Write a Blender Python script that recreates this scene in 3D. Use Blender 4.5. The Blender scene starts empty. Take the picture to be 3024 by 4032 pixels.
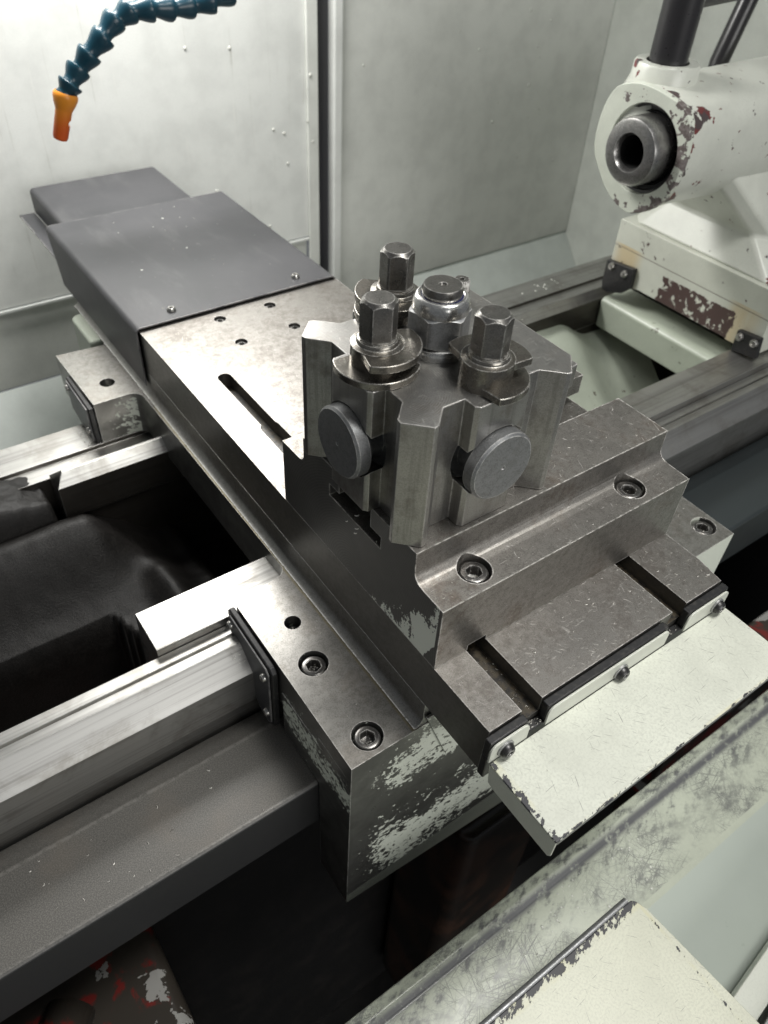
import bpy, bmesh, math, random
from mathutils import Vector, Matrix, noise as mnoise
random.seed(7)
SC = bpy.context.scene
COL = SC.collection
# ------------------------------------------------------------------ camera, light, exposure
cam = bpy.data.cameras.new('camera')
cam_o = bpy.data.objects.new('camera', cam)
COL.objects.link(cam_o)
SC.camera = cam_o
right = Vector((0.816828, -0.574880, 0.048006))
up = Vector((0.367522, 0.582726, 0.724815))
back = Vector((-0.444657, -0.574406, 0.687268))
m = Matrix((right, up, back)).transposed().to_4x4()
m.translation = Vector((-0.205404, -0.149724, 0.404351))
cam_o.matrix_world = m
cam.sensor_fit = 'HORIZONTAL'
cam.sensor_width = 36.0
cam.lens = 36.077
cam.clip_start = 0.01
cam.clip_end = 60
cam.dof.use_dof = True
cam.dof.focus_distance = 0.50
cam.dof.aperture_fstop = 14

world = bpy.data.worlds.new('World')
SC.world = world
world.use_nodes = True
wbg = world.node_tree.nodes['Background']
wbg.inputs[0].default_value = (0.90, 0.95, 1.0, 1)
wbg.inputs[1].default_value = 0.14


def area(name, loc, target, sx, sy, power, col, spread=180):
    l = bpy.data.lights.new(name, 'AREA')
    l.shape = 'RECTANGLE'
    l.size = sx
    l.size_y = sy
    l.energy = power
    l.color = col
    l.spread = math.radians(spread)
    o = bpy.data.objects.new(name, l)
    COL.objects.link(o)
    o.location = loc
    d = Vector(target) - Vector(loc)
    o.rotation_euler = d.to_track_quat('-Z', 'Y').to_euler()
    return o


area('work_lamp', (0.13, 0.86, 0.56), (0.10, 0.72, 0.0), 0.40, 0.16, 8.3, (1.0, 0.985, 0.95))
area('room_lamp', (0.34, -0.22, 1.32), (0.08, 0.0, -0.08), 0.55, 0.26, 4.1, (1.0, 0.99, 0.95), 80)
area('workshop_fill', (0.30, -2.3, 0.75), (0.1, 0.1, -0.15), 1.6, 1.0, 27.0, (1.0, 0.99, 0.96))  # soft fill added in front, stands in for the room's ambient light
SC.view_settings.view_transform = 'Standard'
SC.view_settings.look = 'None'
SC.view_settings.exposure = 0.0
SC.view_settings.gamma = 1.0
SC.cycles.use_denoising = True
SC.cycles.max_bounces = 8


# ------------------------------------------------------------------ node helpers
class V:
    """a scalar socket with arithmetic"""
    def __init__(s, nt, sock):
        s.nt, s.s = nt, sock

    def _m(s, op, b=None, c=None, clamp=False):
        n = s.nt.nodes.new('ShaderNodeMath')
        n.operation = op
        n.use_clamp = clamp
        for i, x in enumerate((s, b, c)):
            if x is None:
                continue
            if isinstance(x, V):
                s.nt.links.new(x.s, n.inputs[i])
            else:
                n.inputs[i].default_value = x
        return V(s.nt, n.outputs[0])

    def __add__(s, b): return s._m('ADD', b)
    def __sub__(s, b): return s._m('SUBTRACT', b)
    def __mul__(s, b): return s._m('MULTIPLY', b)
    def gt(s, b): return s._m('GREATER_THAN', b)
    def lt(s, b): return s._m('LESS_THAN', b)
    def abs(s): return s._m('ABSOLUTE')
    def max(s, b): return s._m('MAXIMUM', b)
    def min(s, b): return s._m('MINIMUM', b)
    def clamp(s): return s._m('ADD', 0.0, clamp=True)
    def inv(s): return (s * -1.0) + 1.0

    def step(s, lo, hi, smooth=True):
        n = s.nt.nodes.new('ShaderNodeMapRange')
        n.interpolation_type = 'SMOOTHSTEP' if smooth else 'LINEAR'
        n.clamp = True
        s.nt.links.new(s.s, n.inputs['Value'])
        n.inputs['From Min'].default_value = lo
        n.inputs['From Max'].default_value = hi
        return V(s.nt, n.outputs['Result'])


class M:
    def __init__(s, name, org=(0, 0, 0)):
        s.mat = bpy.data.materials.new(name)
        s.mat.use_nodes = True
        s.nt = s.mat.node_tree
        s.b = s.nt.nodes['Principled BSDF']
        tc = s.nt.nodes.new('ShaderNodeTexCoord')
        s.obj = tc.outputs['Object']
        sp = s.nt.nodes.new('ShaderNodeSeparateXYZ')
        s.nt.links.new(s.obj, sp.inputs[0])
        s.x, s.y, s.z = (V(s.nt, o) + org[i] for i, o in enumerate(sp.outputs))   # org: the thing's own base point
        g = s.nt.nodes.new('ShaderNodeNewGeometry')
        sp2 = s.nt.nodes.new('ShaderNodeSeparateXYZ')
        s.nt.links.new(g.outputs['Normal'], sp2.inputs[0])
        s.nx, s.ny, s.nz = (V(s.nt, o) for o in sp2.outputs)

    def val(s, c):
        n = s.nt.nodes.new('ShaderNodeValue')
        n.outputs[0].default_value = c
        return V(s.nt, n.outputs[0])

    def noise(s, scale, detail=4, rough=0.55, dist=0.0, stretch=None, off=(0, 0, 0), rot=(0, 0, 0)):
        src = s.obj
        mp = s.nt.nodes.new('ShaderNodeMapping')
        mp.vector_type = 'TEXTURE'            # turn first, then stretch along the turned axes
        mp.inputs['Location'].default_value = off
        mp.inputs['Rotation'].default_value = rot
        if stretch:
            mp.inputs['Scale'].default_value = [1.0 / k for k in stretch]
        s.nt.links.new(src, mp.inputs['Vector'])
        n = s.nt.nodes.new('ShaderNodeTexNoise')
        n.inputs['Scale'].default_value = scale
        n.inputs['Detail'].default_value = detail
        n.inputs['Roughness'].default_value = rough
        n.inputs['Distortion'].default_value = dist
        s.nt.links.new(mp.outputs[0], n.inputs['Vector'])
        return V(s.nt, n.outputs['Fac'])

    def rgb(s, c):
        n = s.nt.nodes.new('ShaderNodeRGB')
        n.outputs[0].default_value = (*c, 1)
        return n.outputs[0]

    def mix(s, a, b, f):
        """a,b colour tuples or sockets, f V or float"""
        n = s.nt.nodes.new('ShaderNodeMix')
        n.data_type = 'RGBA'
        for x, k in ((a, 6), (b, 7)):
            if isinstance(x, (tuple, list)):
                n.inputs[k].default_value = (*x, 1)
            else:
                s.nt.links.new(x, n.inputs[k])
        if isinstance(f, V):
            s.nt.links.new(f.s, n.inputs[0])
        else:
            n.inputs[0].default_value = f
        return n.outputs[2]

    def fmix(s, a, b, f):
        a = a if isinstance(a, V) else s.val(a)
        return a + (s.val(b) - a if not isinstance(b, V) else b - a) * f

    def scratches(s, scale=60, n=3, thr=0.71, plane='xy'):
        """thin criss-cross scratches"""
        out = None
        for k in range(n):
            a = (0.5 + k * 1.13) % math.pi
            rot = {'xy': (0, 0, a), 'xz': (0, a, 0), 'yz': (a, 0, 0)}[plane]
            st = {'xy': (1, 0.05, 1), 'xz': (1, 1, 0.05), 'yz': (1, 0.05, 1)}[plane]
            q = s.noise(scale * 42, 2, 0.5, stretch=st, rot=rot, off=(k * 3.1, k * 1.7, k * 2.3))
            q = q.step(thr, thr + 0.05)
            out = q if out is None else out.max(q)
        return out

    def edge(s, radius=0.0012, lo=0.985, hi=0.90):
        bn = s.nt.nodes.new('ShaderNodeBevel')
        bn.inputs['Radius'].default_value = radius
        bn.samples = 4
        gn = s.nt.nodes.new('ShaderNodeNewGeometry')
        vd = s.nt.nodes.new('ShaderNodeVectorMath')
        vd.operation = 'DOT_PRODUCT'
        s.nt.links.new(bn.outputs[0], vd.inputs[0])
        s.nt.links.new(gn.outputs['True Normal'], vd.inputs[1])
        return V(s.nt, vd.outputs['Value']).step(lo, hi) * s.noise(260, 5, 0.65).step(0.34, 0.56)

    def set(s, col=None, rough=None, metal=None, bump=None, bdist=0.0004, bstr=0.4, spec=None, coat=None):
        def put(x, name):
            i = s.b.inputs[name]
            if isinstance(x, V):
                s.nt.links.new(x.s, i)
            elif isinstance(x, (tuple, list)):
                i.default_value = (*x, 1)
            elif isinstance(x, (int, float)):
                i.default_value = x
            else:
                s.nt.links.new(x, i)
        if col is not None: put(col, 'Base Color')
        if rough is not None: put(rough, 'Roughness')
        if metal is not None: put(metal, 'Metallic')
        if spec is not None: put(spec, 'Specular IOR Level')
        if coat is not None: put(coat, 'Coat Weight')
        if bump is not None:
            n = s.nt.nodes.new('ShaderNodeBump')
            n.inputs['Strength'].default_value = bstr
            n.inputs['Distance'].default_value = bdist
            s.nt.links.new(bump.s, n.inputs['Height'])
            s.nt.links.new(n.outputs[0], s.b.inputs['Normal'])
        return s.mat


def steel(name, col=(0.36, 0.35, 0.33), rough=0.34, brown=0.35, scr=0.5, dirt=(0.16, 0.13, 0.10), metal=0.92,
          plane='xy', bstr=0.25, seed=0.0, blot=26):
    q = M(name)
    big = q.noise(blot, 6, 0.62, 0.4, off=(seed, seed, seed))
    fine = q.noise(1100, 3, 0.65)
    mid = q.noise(190, 6, 0.68, off=(seed + 2, 1, 0))
    st = (big * 0.6 + mid * 0.4).step(0.47, 0.66) * brown
    c = q.mix(col, dirt, st)
    c = q.mix(c, tuple(x * 0.50 for x in col), (fine * 0.6 + mid * 0.4).step(0.44, 0.62) * 0.6)
    sc_ = q.scratches(46, 3, 0.69, plane) * scr
    ew = q.edge(0.0009)
    c = q.mix(c, (0.72, 0.71, 0.68), sc_.max(ew * 0.8))
    r = (big * 0.22 + mid * 0.16 + fine * 0.10) + (rough - 0.24)
    return q.set(c, (r + ew * 0.2).clamp(), (sc_ * -0.5 - ew * 0.35) + metal, fine * 0.5 + mid * 0.35 + sc_ * 0.6, 0.00012, bstr)


def paint_cols(q, paint, fade=0.0):
    b = q.noise(18, 5, 0.6)
    f = q.noise(600, 2, 0.5)
    c = q.mix(paint, tuple(x * 0.86 for x in paint), b.step(0.38, 0.68))
    return q.mix(c, tuple(x * 0.93 for x in paint), f.step(0.45, 0.7))


CREAM = (0.59, 0.605, 0.54)
PALE = (0.56, 0.60, 0.545)


def painted(name, paint=CREAM, rough=0.38, chip=0.68, chipcol=(0.045, 0.035, 0.032), specks=True, marks=0.0, scale=34,
            rust=0.0, bstr=0.3):
    q = M(name)
    c = paint_cols(q, paint)
    ch = q.noise(scale, 9, 0.66, 0.3)
    mask = ch.gt(chip)
    rim = ch.step(chip - 0.03, chip)
    if rust:
        rs = q.noise(13, 6, 0.6, 0.2, stretch=(1, 1, 0.35), off=(4, 2, 7))
        c = q.mix(c, (0.50, 0.33, 0.12), rs.step(0.60, 0.78) * rust)
    if specks:
        sp = q.noise(210, 4, 0.6, off=(9, 1, 3)).gt(0.735)
        c = q.mix(c, (0.20, 0.19, 0.15), sp * 0.75)
    if marks:
        sc_ = q.scratches(30, 4, 0.705) * marks
        c = q.mix(c, (0.10, 0.10, 0.10), sc_)
    red = q.noise(22, 3, 0.5, off=(1, 8, 2)).step(0.50, 0.56)
    cc = q.mix(chipcol, (0.11, 0.035, 0.03), red)
    c = q.mix(c, cc, mask)
    orange = q.noise(420, 3, 0.5)
    h = mask * -1.0 + orange * 0.22
    return q.set(c, q.fmix(rough, 0.6, mask) + q.noise(40, 4) * 0.12 - 0.06, 0.0, h, 0.00025, bstr)


MAT = {}
MAT['steel'] = steel('ground_steel')
q = M('cross_slide_steel', (0.11, 0.27, -0.045))
big = q.noise(24, 6, 0.62, 0.4); fine = q.noise(1200, 3, 0.65); mid = q.noise(190, 6, 0.68, off=(2, 1, 0))
c = q.mix((0.32, 0.305, 0.285), (0.13, 0.112, 0.096), (big * 0.6 + mid * 0.4).step(0.46, 0.64) * 0.6)
c = q.mix(c, (0.14, 0.13, 0.12), (fine * 0.6 + mid * 0.4).step(0.44, 0.61) * 0.65)
sc_ = q.scratches(46, 4, 0.70) * 0.5
ew = q.edge(0.0012)
c = q.mix(c, (0.75, 0.73, 0.70), sc_.max(ew * 0.8))
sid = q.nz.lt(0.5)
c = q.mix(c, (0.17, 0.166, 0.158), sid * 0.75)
oily = q.z.lt(-0.0035) * q.nz.gt(0.5)
c = q.mix(c, q.mix((0.05, 0.040, 0.026), (0.012, 0.010, 0.008), mid.step(0.42, 0.6)), oily)
MAT['slide'] = q.set(c, (big * 0.2 + mid * 0.18 + fine * 0.12 + 0.14) + ew * 0.2, (sc_.max(ew * 0.6) * -0.55 + 0.92) * oily.inv(), fine * 0.5 + mid * 0.4 + sc_ * 0.8, 0.00016, 0.35)
MAT['steel_block'] = steel('tool_block_steel', (0.28, 0.265, 0.245), 0.40, 0.45, 0.35, seed=3)
MAT['steel_dark'] = steel('dark_milled_steel', (0.27, 0.265, 0.255), 0.36, 0.25, 0.15, plane='yz', seed=5)
q = M('turned_tool_post_steel')
big = q.noise(40, 6, 0.62, 0.4); fine = q.noise(1200, 3, 0.65); mid = q.noise(190, 6, 0.68); ew = q.edge(0.0014)
wv = q.nt.nodes.new('ShaderNodeTexWave'); wv.wave_type = 'RINGS'; wv.rings_direction = 'Z'
mp = q.nt.nodes.new('ShaderNodeMapping'); mp.inputs['Location'].default_value = (0.05, 0.02, 0)
q.nt.links.new(q.obj, mp.inputs[0]); q.nt.links.new(mp.outputs[0], wv.inputs[0])
wv.inputs['Scale'].default_value = 230; wv.inputs['Distortion'].default_value = 0.8; wv.inputs['Detail'].default_value = 3; wv.inputs['Detail Scale'].default_value = 3
up_ = q.nz.gt(0.8)
rg = V(q.nt, wv.outputs['Fac']) * up_
vert = q.noise(300, 4, 0.6, stretch=(1, 1, 0.05)) * up_.inv()
c = q.mix((0.36, 0.352, 0.338), (0.17, 0.15, 0.125), (big * 0.6 + mid * 0.4).step(0.47, 0.66) * 0.6)
c = q.mix(c, (0.18, 0.176, 0.168), fine.step(0.40, 0.72) * 0.5)
c = q.mix(c, (0.13, 0.125, 0.115), vert.step(0.48, 0.70) * 0.35)
c = q.mix(c, (0.40, 0.39, 0.37), rg.step(0.35, 0.9) * mid.step(0.38, 0.62) * 0.75)
sc_ = q.scratches(46, 3, 0.69) * 0.6 * up_
c = q.mix(c, (0.72, 0.70, 0.67), sc_.max(ew * 0.85))
MAT['steel_post'] = q.set(c, big * 0.25 + mid * 0.15 + fine * 0.1 + 0.10 + ew * 0.2, (sc_.max(ew * 0.7)) * -0.5 + 0.92, fine * 0.4 + rg * 0.5 + vert * 0.5 + sc_ * 0.6, 0.00014, 0.35)
MAT['steel_lug'] = steel('tool_post_steel', (0.25, 0.245, 0.235), 0.33, 0.35, 0.45, seed=8, blot=40)
MAT['steel_cam'] = steel('oiled_cam_steel', (0.24, 0.225, 0.20), 0.26, 0.4, 0.2, seed=11, blot=90, bstr=0.4)
MAT['steel_hex'] = steel('worn_hex_steel', (0.23, 0.222, 0.21), 0.30, 0.25, 0.3, seed=13, blot=120, bstr=0.4)
MAT['steel_bright'] = steel('bright_zinc_steel', (0.60, 0.60, 0.59), 0.24, 0.15, 0.3, seed=15, blot=90)
MAT['blackened'] = steel('blackened_steel', (0.25, 0.255, 0.26), 0.44, 0.2, 0.15, seed=17, blot=60, metal=0.75)
q = M('bed_way_steel', (0, 0.38, -0.6))
st1 = q.noise(420, 5, 0.65, stretch=(0.008, 1, 1)); st2 = q.noise(60, 4, 0.6, stretch=(0.05, 1, 1)); bl = q.noise(22, 6, 0.65, 0.4)
wc = q.mix((0.43, 0.425, 0.41), (0.21, 0.205, 0.196), (st1 * 0.5 + st2 * 0.5).step(0.45, 0.64) * 0.65)
wc = q.mix(wc, (0.20, 0.185, 0.16), bl.step(0.46, 0.68) * 0.55)
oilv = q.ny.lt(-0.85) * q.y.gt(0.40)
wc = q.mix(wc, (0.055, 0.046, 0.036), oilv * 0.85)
ew = q.edge(0.0010)
wc = q.mix(wc, (0.70, 0.69, 0.66), ew * 0.6)
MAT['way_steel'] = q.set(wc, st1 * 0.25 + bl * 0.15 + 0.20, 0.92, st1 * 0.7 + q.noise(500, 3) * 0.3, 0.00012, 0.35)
MAT['quill'] = steel('quill_steel', (0.33, 0.325, 0.32), 0.30, 0.2, 0.3, seed=31, blot=60, plane='yz')
MAT['screw'] = steel('black_oxide_screw', (0.16, 0.155, 0.15), 0.30, 0.3, 0.2, seed=23, blot=200)
MAT['oxide'] = steel('black_button_screw', (0.06, 0.06, 0.062), 0.38, 0.2, 0.2, seed=24, blot=200, metal=0.8)
MAT['screw_pan'] = steel('plated_screw', (0.45, 0.44, 0.42), 0.28, 0.3, 0.2, seed=25, blot=200)

q = M('black_rubber'); n_ = q.noise(300, 4)
MAT['rubber'] = q.set(q.mix((0.012, 0.012, 0.013), (0.04, 0.038, 0.035), n_.step(0.5, 0.75)), 0.42, 0.0, n_, 0.0002, 0.4)
q = M('black_hole'); MAT['hole'] = q.set((0.006, 0.006, 0.006), 0.7, 0.0)
q = M('dark_grey_powder_coat'); n_ = q.noise(700, 2); b_ = q.noise(9, 4)
cvc = q.mix((0.040, 0.041, 0.045), (0.056, 0.056, 0.061), b_.step(0.35, 0.7))
dust = q.noise(130, 5, 0.6, 0.2).step(0.66, 0.78) * 0.35
bn = q.nt.nodes.new('ShaderNodeBevel'); bn.inputs['Radius'].default_value = 0.003; bn.samples = 4
gn = q.nt.nodes.new('ShaderNodeNewGeometry'); vd = q.nt.nodes.new('ShaderNodeVectorMath'); vd.operation = 'DOT_PRODUCT'
q.nt.links.new(bn.outputs[0], vd.inputs[0]); q.nt.links.new(gn.outputs['True Normal'], vd.inputs[1])
ew = V(q.nt, vd.outputs['Value']).step(0.995, 0.93) * q.noise(60, 5, 0.65).step(0.35, 0.6)
cvc = q.mix(cvc, (0.33, 0.32, 0.31), ew * 0.75)
crumb = q.noise(150, 3, 0.5, off=(7, 3, 1)).gt(0.765)
cvc = q.mix(cvc, (0.22, 0.21, 0.15), crumb * 0.8)
wipe = q.noise(30, 5, 0.65, 0.3, stretch=(1, 0.25, 1), off=(1, 4, 2)).step(0.52, 0.72)
cvc = q.mix(cvc, (0.11, 0.11, 0.112), wipe * 0.35)
MAT['cover'] = q.set(q.mix(cvc, (0.3, 0.3, 0.29), dust), q.noise(14, 4) * 0.18 + 0.36, 0.0, n_, 0.0001, 0.3)
q = M('speckled_guard_paint', (0, 0.13, -0.22)); n_ = q.noise(1100, 3, 0.7); b_ = q.noise(16, 5)
gc = q.mix((0.075, 0.072, 0.066), (0.135, 0.128, 0.117), n_.step(0.42, 0.62))
gc = q.mix(gc, (0.15, 0.125, 0.10), b_.step(0.5, 0.75) * 0.4)
edge = ((q.y - 0.1645).abs().step(0.0026, 0.0004) + (q.y - 0.1010).abs().step(0.0030, 0.0005)).clamp() * q.noise(240, 4).step(0.35, 0.55) * q.z.gt(-0.164)
gc = q.mix(gc, (0.22, 0.21, 0.195), edge * 0.4)
dust_shade = q.nz.step(0.55, 0.85)
gc = q.mix((0.022, 0.022, 0.023), gc, dust_shade)  # dust on the top; unlit front face has its shade painted near black
MAT['guard'] = q.set(gc, 0.46, 0.0, n_, 0.0002, 0.4)
q = M('black_cast_iron'); n_ = q.noise(60, 6, 0.65, 0.6); f_ = q.noise(330, 4, 0.6)
g_ = q.noise(700, 4, 0.65)
MAT['cast'] = q.set(q.mix((0.004, 0.0035, 0.0032), (0.0125, 0.011, 0.010), (n_ * 0.3 + g_ * 0.7).step(0.42, 0.62)), n_ * 0.2 + 0.40, 0.0,
                    f_ * 0.4 + g_ * 0.6, 0.0008, 0.8, spec=0.3)
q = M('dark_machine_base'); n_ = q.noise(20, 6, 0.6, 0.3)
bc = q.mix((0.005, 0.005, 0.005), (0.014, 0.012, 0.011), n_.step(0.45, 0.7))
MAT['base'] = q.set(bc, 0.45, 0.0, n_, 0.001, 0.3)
q = M('red_primer_casting', (-0.3, 0.1, -0.9)); n_ = q.noise(24, 6, 0.6, 0.5, stretch=(1, 1, 0.6)); k_ = q.noise(17, 7, 0.62, 0.5, off=(3, 3, 1))
rc = q.mix((0.040, 0.034, 0.028), (0.16, 0.018, 0.015), n_.step(0.53, 0.60))
topc = q.z.step(-0.42, -0.36) * q.x.step(-0.30, -0.22) * 0.13
rc = q.mix(rc, (0.30, 0.295, 0.28), (k_ + topc).gt(0.715))
MAT['redcast'] = q.set(rc, 0.28, 0.0, k_, 0.0008, 0.4)

MAT['cream'] = painted('cream_paint', CREAM, 0.40, 0.80, marks=0.10)
MAT['bracket'] = painted('yellowed_cream_paint', (0.60, 0.61, 0.47), 0.42, 0.80, marks=0.08, rust=0.25)
q = M('tailstock_paint', (0.8, 0.37, -0.085))
c = paint_cols(q, (0.60, 0.615, 0.555))
n1 = q.noise(70, 8, 0.63, 0.3)
lipz = (q.x - 0.524).step(0.012, 0.0) * (q.y - 0.365).lt(0.0)
def ball(cx, cy, cz, r):
    return (((q.x - cx) * (q.x - cx)) + ((q.y - cy) * (q.y - cy)) + ((q.z - cz) * (q.z - cz))).step((r * 1.35) ** 2, (r * 0.4) ** 2)
pat = ball(0.540, 0.333, 0.185, 0.012).max(ball(0.528, 0.330, 0.176, 0.010)).max(ball(0.527, 0.370, 0.196, 0.009)).max(ball(0.53, 0.345, 0.098, 0.010))
pat = pat.max(ball(0.70, 0.335, 0.19, 0.006)).max(ball(0.655, 0.27, -0.02, 0.02)).max(ball(0.534, 0.43, 0.207, 0.006))
spk = q.noise(120, 3, 0.5, off=(5, 2, 9)).gt(0.735)
mk = (n1 + pat * 0.30 + lipz * 0.14).gt(0.655).max(spk)
redm = q.noise(60, 3, 0.5, off=(1, 8, 2)).step(0.46, 0.54)
c = q.mix(c, q.mix((0.06, 0.045, 0.045), (0.13, 0.025, 0.025), redm), mk)
MAT['tail'] = q.set(c, q.fmix(0.30, 0.55, mk) + q.noise(30, 4) * 0.12 - 0.06, 0.0, mk * -1.0 + q.noise(300, 3) * 0.2, 0.0004, 0.35)
q = M('bed_inside_paint', (0, 0.38, -0.6))
c = paint_cols(q, (0.44, 0.48, 0.40))
n1 = q.noise(38, 8, 0.64, 0.5)
low = (q.y.step(0.390, 0.350) * q.x.step(0.50, 0.56)).max(q.y.step(0.42, 0.36) * q.x.step(0.60, 0.65)) * q.z.lt(-0.16) * 0.20
mk = (n1 + low).gt(0.675)
c = q.mix(c, (0.055, 0.022, 0.018), mk)
gr = q.noise(60, 5, 0.6).gt(0.69)
c = q.mix(c, (0.12, 0.12, 0.09), gr * 0.7)
MAT['rib'] = q.set(c, 0.32, 0.0, mk * -1.0 + q.noise(260, 3) * 0.2, 0.0004, 0.35)


def edge_chips(mat_name, base, fn, rough=0.4, org=(0, 0, 0)):
    """cream paint chipped to dark metal where fn(q) is high"""
    q = M(mat_name, org)
    c = paint_cols(q, base)
    nz = q.noise(150, 8, 0.68, 0.3, rot=(0, 0, 0.6), stretch=(0.6, 1.2, 1))
    fine = q.noise(620, 3, 0.6)
    sp = q.noise(420, 4, 0.62, off=(9, 1, 3)).gt(0.70)
    c = q.mix(c, (0.20, 0.19, 0.15), sp * 0.8)
    c = q.mix(c, tuple(x * 0.80 for x in base), fine.step(0.45, 0.62) * 0.6)
    sc_ = q.scratches(30, 4, 0.69)
    c = q.mix(c, (0.13, 0.125, 0.12), sc_ * 0.65)
    yel = fn(q).step(0.25, 0.6) * q.noise(30, 4).step(0.4, 0.7) * 0.5
    c = q.mix(c, (0.55, 0.52, 0.30), yel)
    mask = (nz + fn(q) * 0.32).gt(0.76)
    c = q.mix(c, (0.03, 0.03, 0.035), mask)
    return q.set(c, q.fmix(rough, 0.5, mask), 0.0, mask * -1.0 + fine * 0.2, 0.0003, 0.4)


def f_plate(q):
    e = (q.x + 0.0020).abs().step(0.0065, 0.0)
    f = (q.y + 0.0655).abs().step(0.0022, 0.0)
    return e.max(f * 0.75)


MAT['plate'] = edge_chips('chip_cover_paint', (0.595, 0.61, 0.535), f_plate, org=(0.11, 0.27, -0.045))


def f_bracket(q):
    return (q.y * -1.0).step(0.012, 0.0)


def f_bracket2(q):
    e = (q.y + 0.0).abs().step(0.013, 0.001)
    f = (q.x - 0.0).abs().step(0.003, 0.0)
    return e.max(f * 0.7)


MAT['bracket'] = edge_chips('yellowed_bracket_paint', (0.595, 0.60, 0.49), f_bracket2)

# painted / bare saddle: position-driven wear
q = M('worn_saddle_paint', (0.1, 0.3, -0.3))
big = q.noise(30, 6, 0.62, 0.4); fine = q.noise(1200, 3, 0.65); mid = q.noise(190, 6, 0.68)
ew = q.edge(0.0012)
ssteel = q.mix((0.34, 0.33, 0.31), (0.16, 0.13, 0.10), (big * 0.65 + mid * 0.35).step(0.47, 0.68) * 0.45)
ssteel = q.mix(ssteel, (0.15, 0.145, 0.135), (fine * 0.6 + mid * 0.4).step(0.44, 0.61) * 0.6)
oil = (q.x + 0.0070).abs().step(0.0032, 0.0004) * q.nz.gt(0.7) * q.y.lt(0.5)
ssteel = q.mix(ssteel, (0.30, 0.245, 0.10), oil * 0.55)
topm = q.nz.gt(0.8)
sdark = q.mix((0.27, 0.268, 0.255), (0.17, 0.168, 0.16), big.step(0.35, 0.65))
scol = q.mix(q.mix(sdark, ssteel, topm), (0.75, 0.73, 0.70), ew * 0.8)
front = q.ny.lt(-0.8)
left = q.nx.lt(-0.8)
wob = (q.noise(17, 4, 0.6, off=(6, 2, 4)) - 0.5) * 0.11
band1 = (q.z + wob + 0.105).abs().step(0.062, 0.006) * q.x.step(-0.058, -0.008)
band2 = (q.z + wob * 1.2 + 0.236).abs().step(0.074, 0.004) * q.x.step(-0.066, -0.012)
chipn = q.noise(130, 8, 0.64, 0.2, stretch=(0.8, 1, 1.1))
chipf = q.noise(330, 6, 0.62, 0.1, off=(2, 2, 2), rot=(0, 0.5, 0), stretch=(0.7, 1, 1.1))
pm = ((chipn * 0.5 + chipf * 0.5) + band1.max(band2) * 0.215).gt(0.652) * front * q.z.gt(-0.287)
leftband = (q.z + 0.118).abs().step(0.036, 0.004) * q.y.lt(0.150)
chl = q.noise(110, 9, 0.62, 0.2, stretch=(1, 0.7, 1.5), off=(5, 5, 5))
pl = ((chl * 0.55 + chipf * 0.45) + leftband * 0.165).gt(0.645) * left
rt = q.x.gt(0.222)
pm = pm.max(pl).max(rt * front)
scol = q.mix(scol, (0.64, 0.67, 0.59), pm)
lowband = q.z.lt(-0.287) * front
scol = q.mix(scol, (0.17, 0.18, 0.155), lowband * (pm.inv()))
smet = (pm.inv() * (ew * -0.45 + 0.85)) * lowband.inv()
MAT['saddle'] = q.set(scol, (big * 0.25 + fine * 0.10 + 0.16) + pm * 0.12, smet, pm * 0.9 + fine * 0.2, 0.00018, 0.35)

# tool block with the torn paint patch on its left end
q = M('tool_block_worn', (0.11, 0.147, 0.0))
big = q.noise(26, 6, 0.62, 0.5, off=(3, 3, 3)); fine = q.noise(1200, 3, 0.65); mid = q.noise(190, 6, 0.68)
bsteel = q.mix((0.27, 0.257, 0.238), (0.17, 0.12, 0.085), (big * 0.6 + mid * 0.4).step(0.50, 0.70) * 0.62)
bsteel = q.mix(bsteel, (0.115, 0.107, 0.098), (fine * 0.6 + mid * 0.4).step(0.44, 0.61) * 0.65)
sc_ = q.scratches(46, 3, 0.705) * 0.7
ew = q.edge(0.0016)
bsteel = q.mix(bsteel, (0.70, 0.68, 0.65), sc_)
lf = q.nx.lt(-0.9)
arc = q.nt.nodes.new('ShaderNodeTexWave'); arc.wave_type = 'RINGS'; arc.rings_direction = 'X'
arc.inputs['Scale'].default_value = 150; arc.inputs['Distortion'].default_value = 0.6
q.nt.links.new(q.obj, arc.inputs['Vector'])
arcv = V(q.nt, arc.outputs['Fac'])
side = q.mix((0.20, 0.197, 0.19), (0.135, 0.133, 0.129), arcv * 0.5)
bcol = q.mix(q.mix(bsteel, side, lf), (0.78, 0.76, 0.72), ew * 0.85)
tear = q.noise(95, 5, 0.62, 0.5, stretch=(1, 1.0, 0.42)) * 0.7 + q.noise(420, 4, 0.6) * 0.3
ztop = (q.y - 0.060) * -0.85 + 0.036
pm = lf * q.y.gt(0.0562) * (q.z - ztop + (tear - 0.5) * 0.16).lt(0.004) * (q.z + (q.y - 0.056) * 2.2 + (tear - 0.5) * 0.03).gt(0.019)
bcol = q.mix(bcol, (0.78, 0.80, 0.72), pm)
MAT['block'] = q.set(bcol, (big * 0.22 + mid * 0.14 + fine * 0.1 + 0.20) + ew * 0.2, pm.inv() * ((sc_.max(ew * 0.7)) * -0.55 + 0.9), fine * 0.4 + mid * 0.3 + pm + sc_ * 0.5, 0.00014, 0.3)

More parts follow.
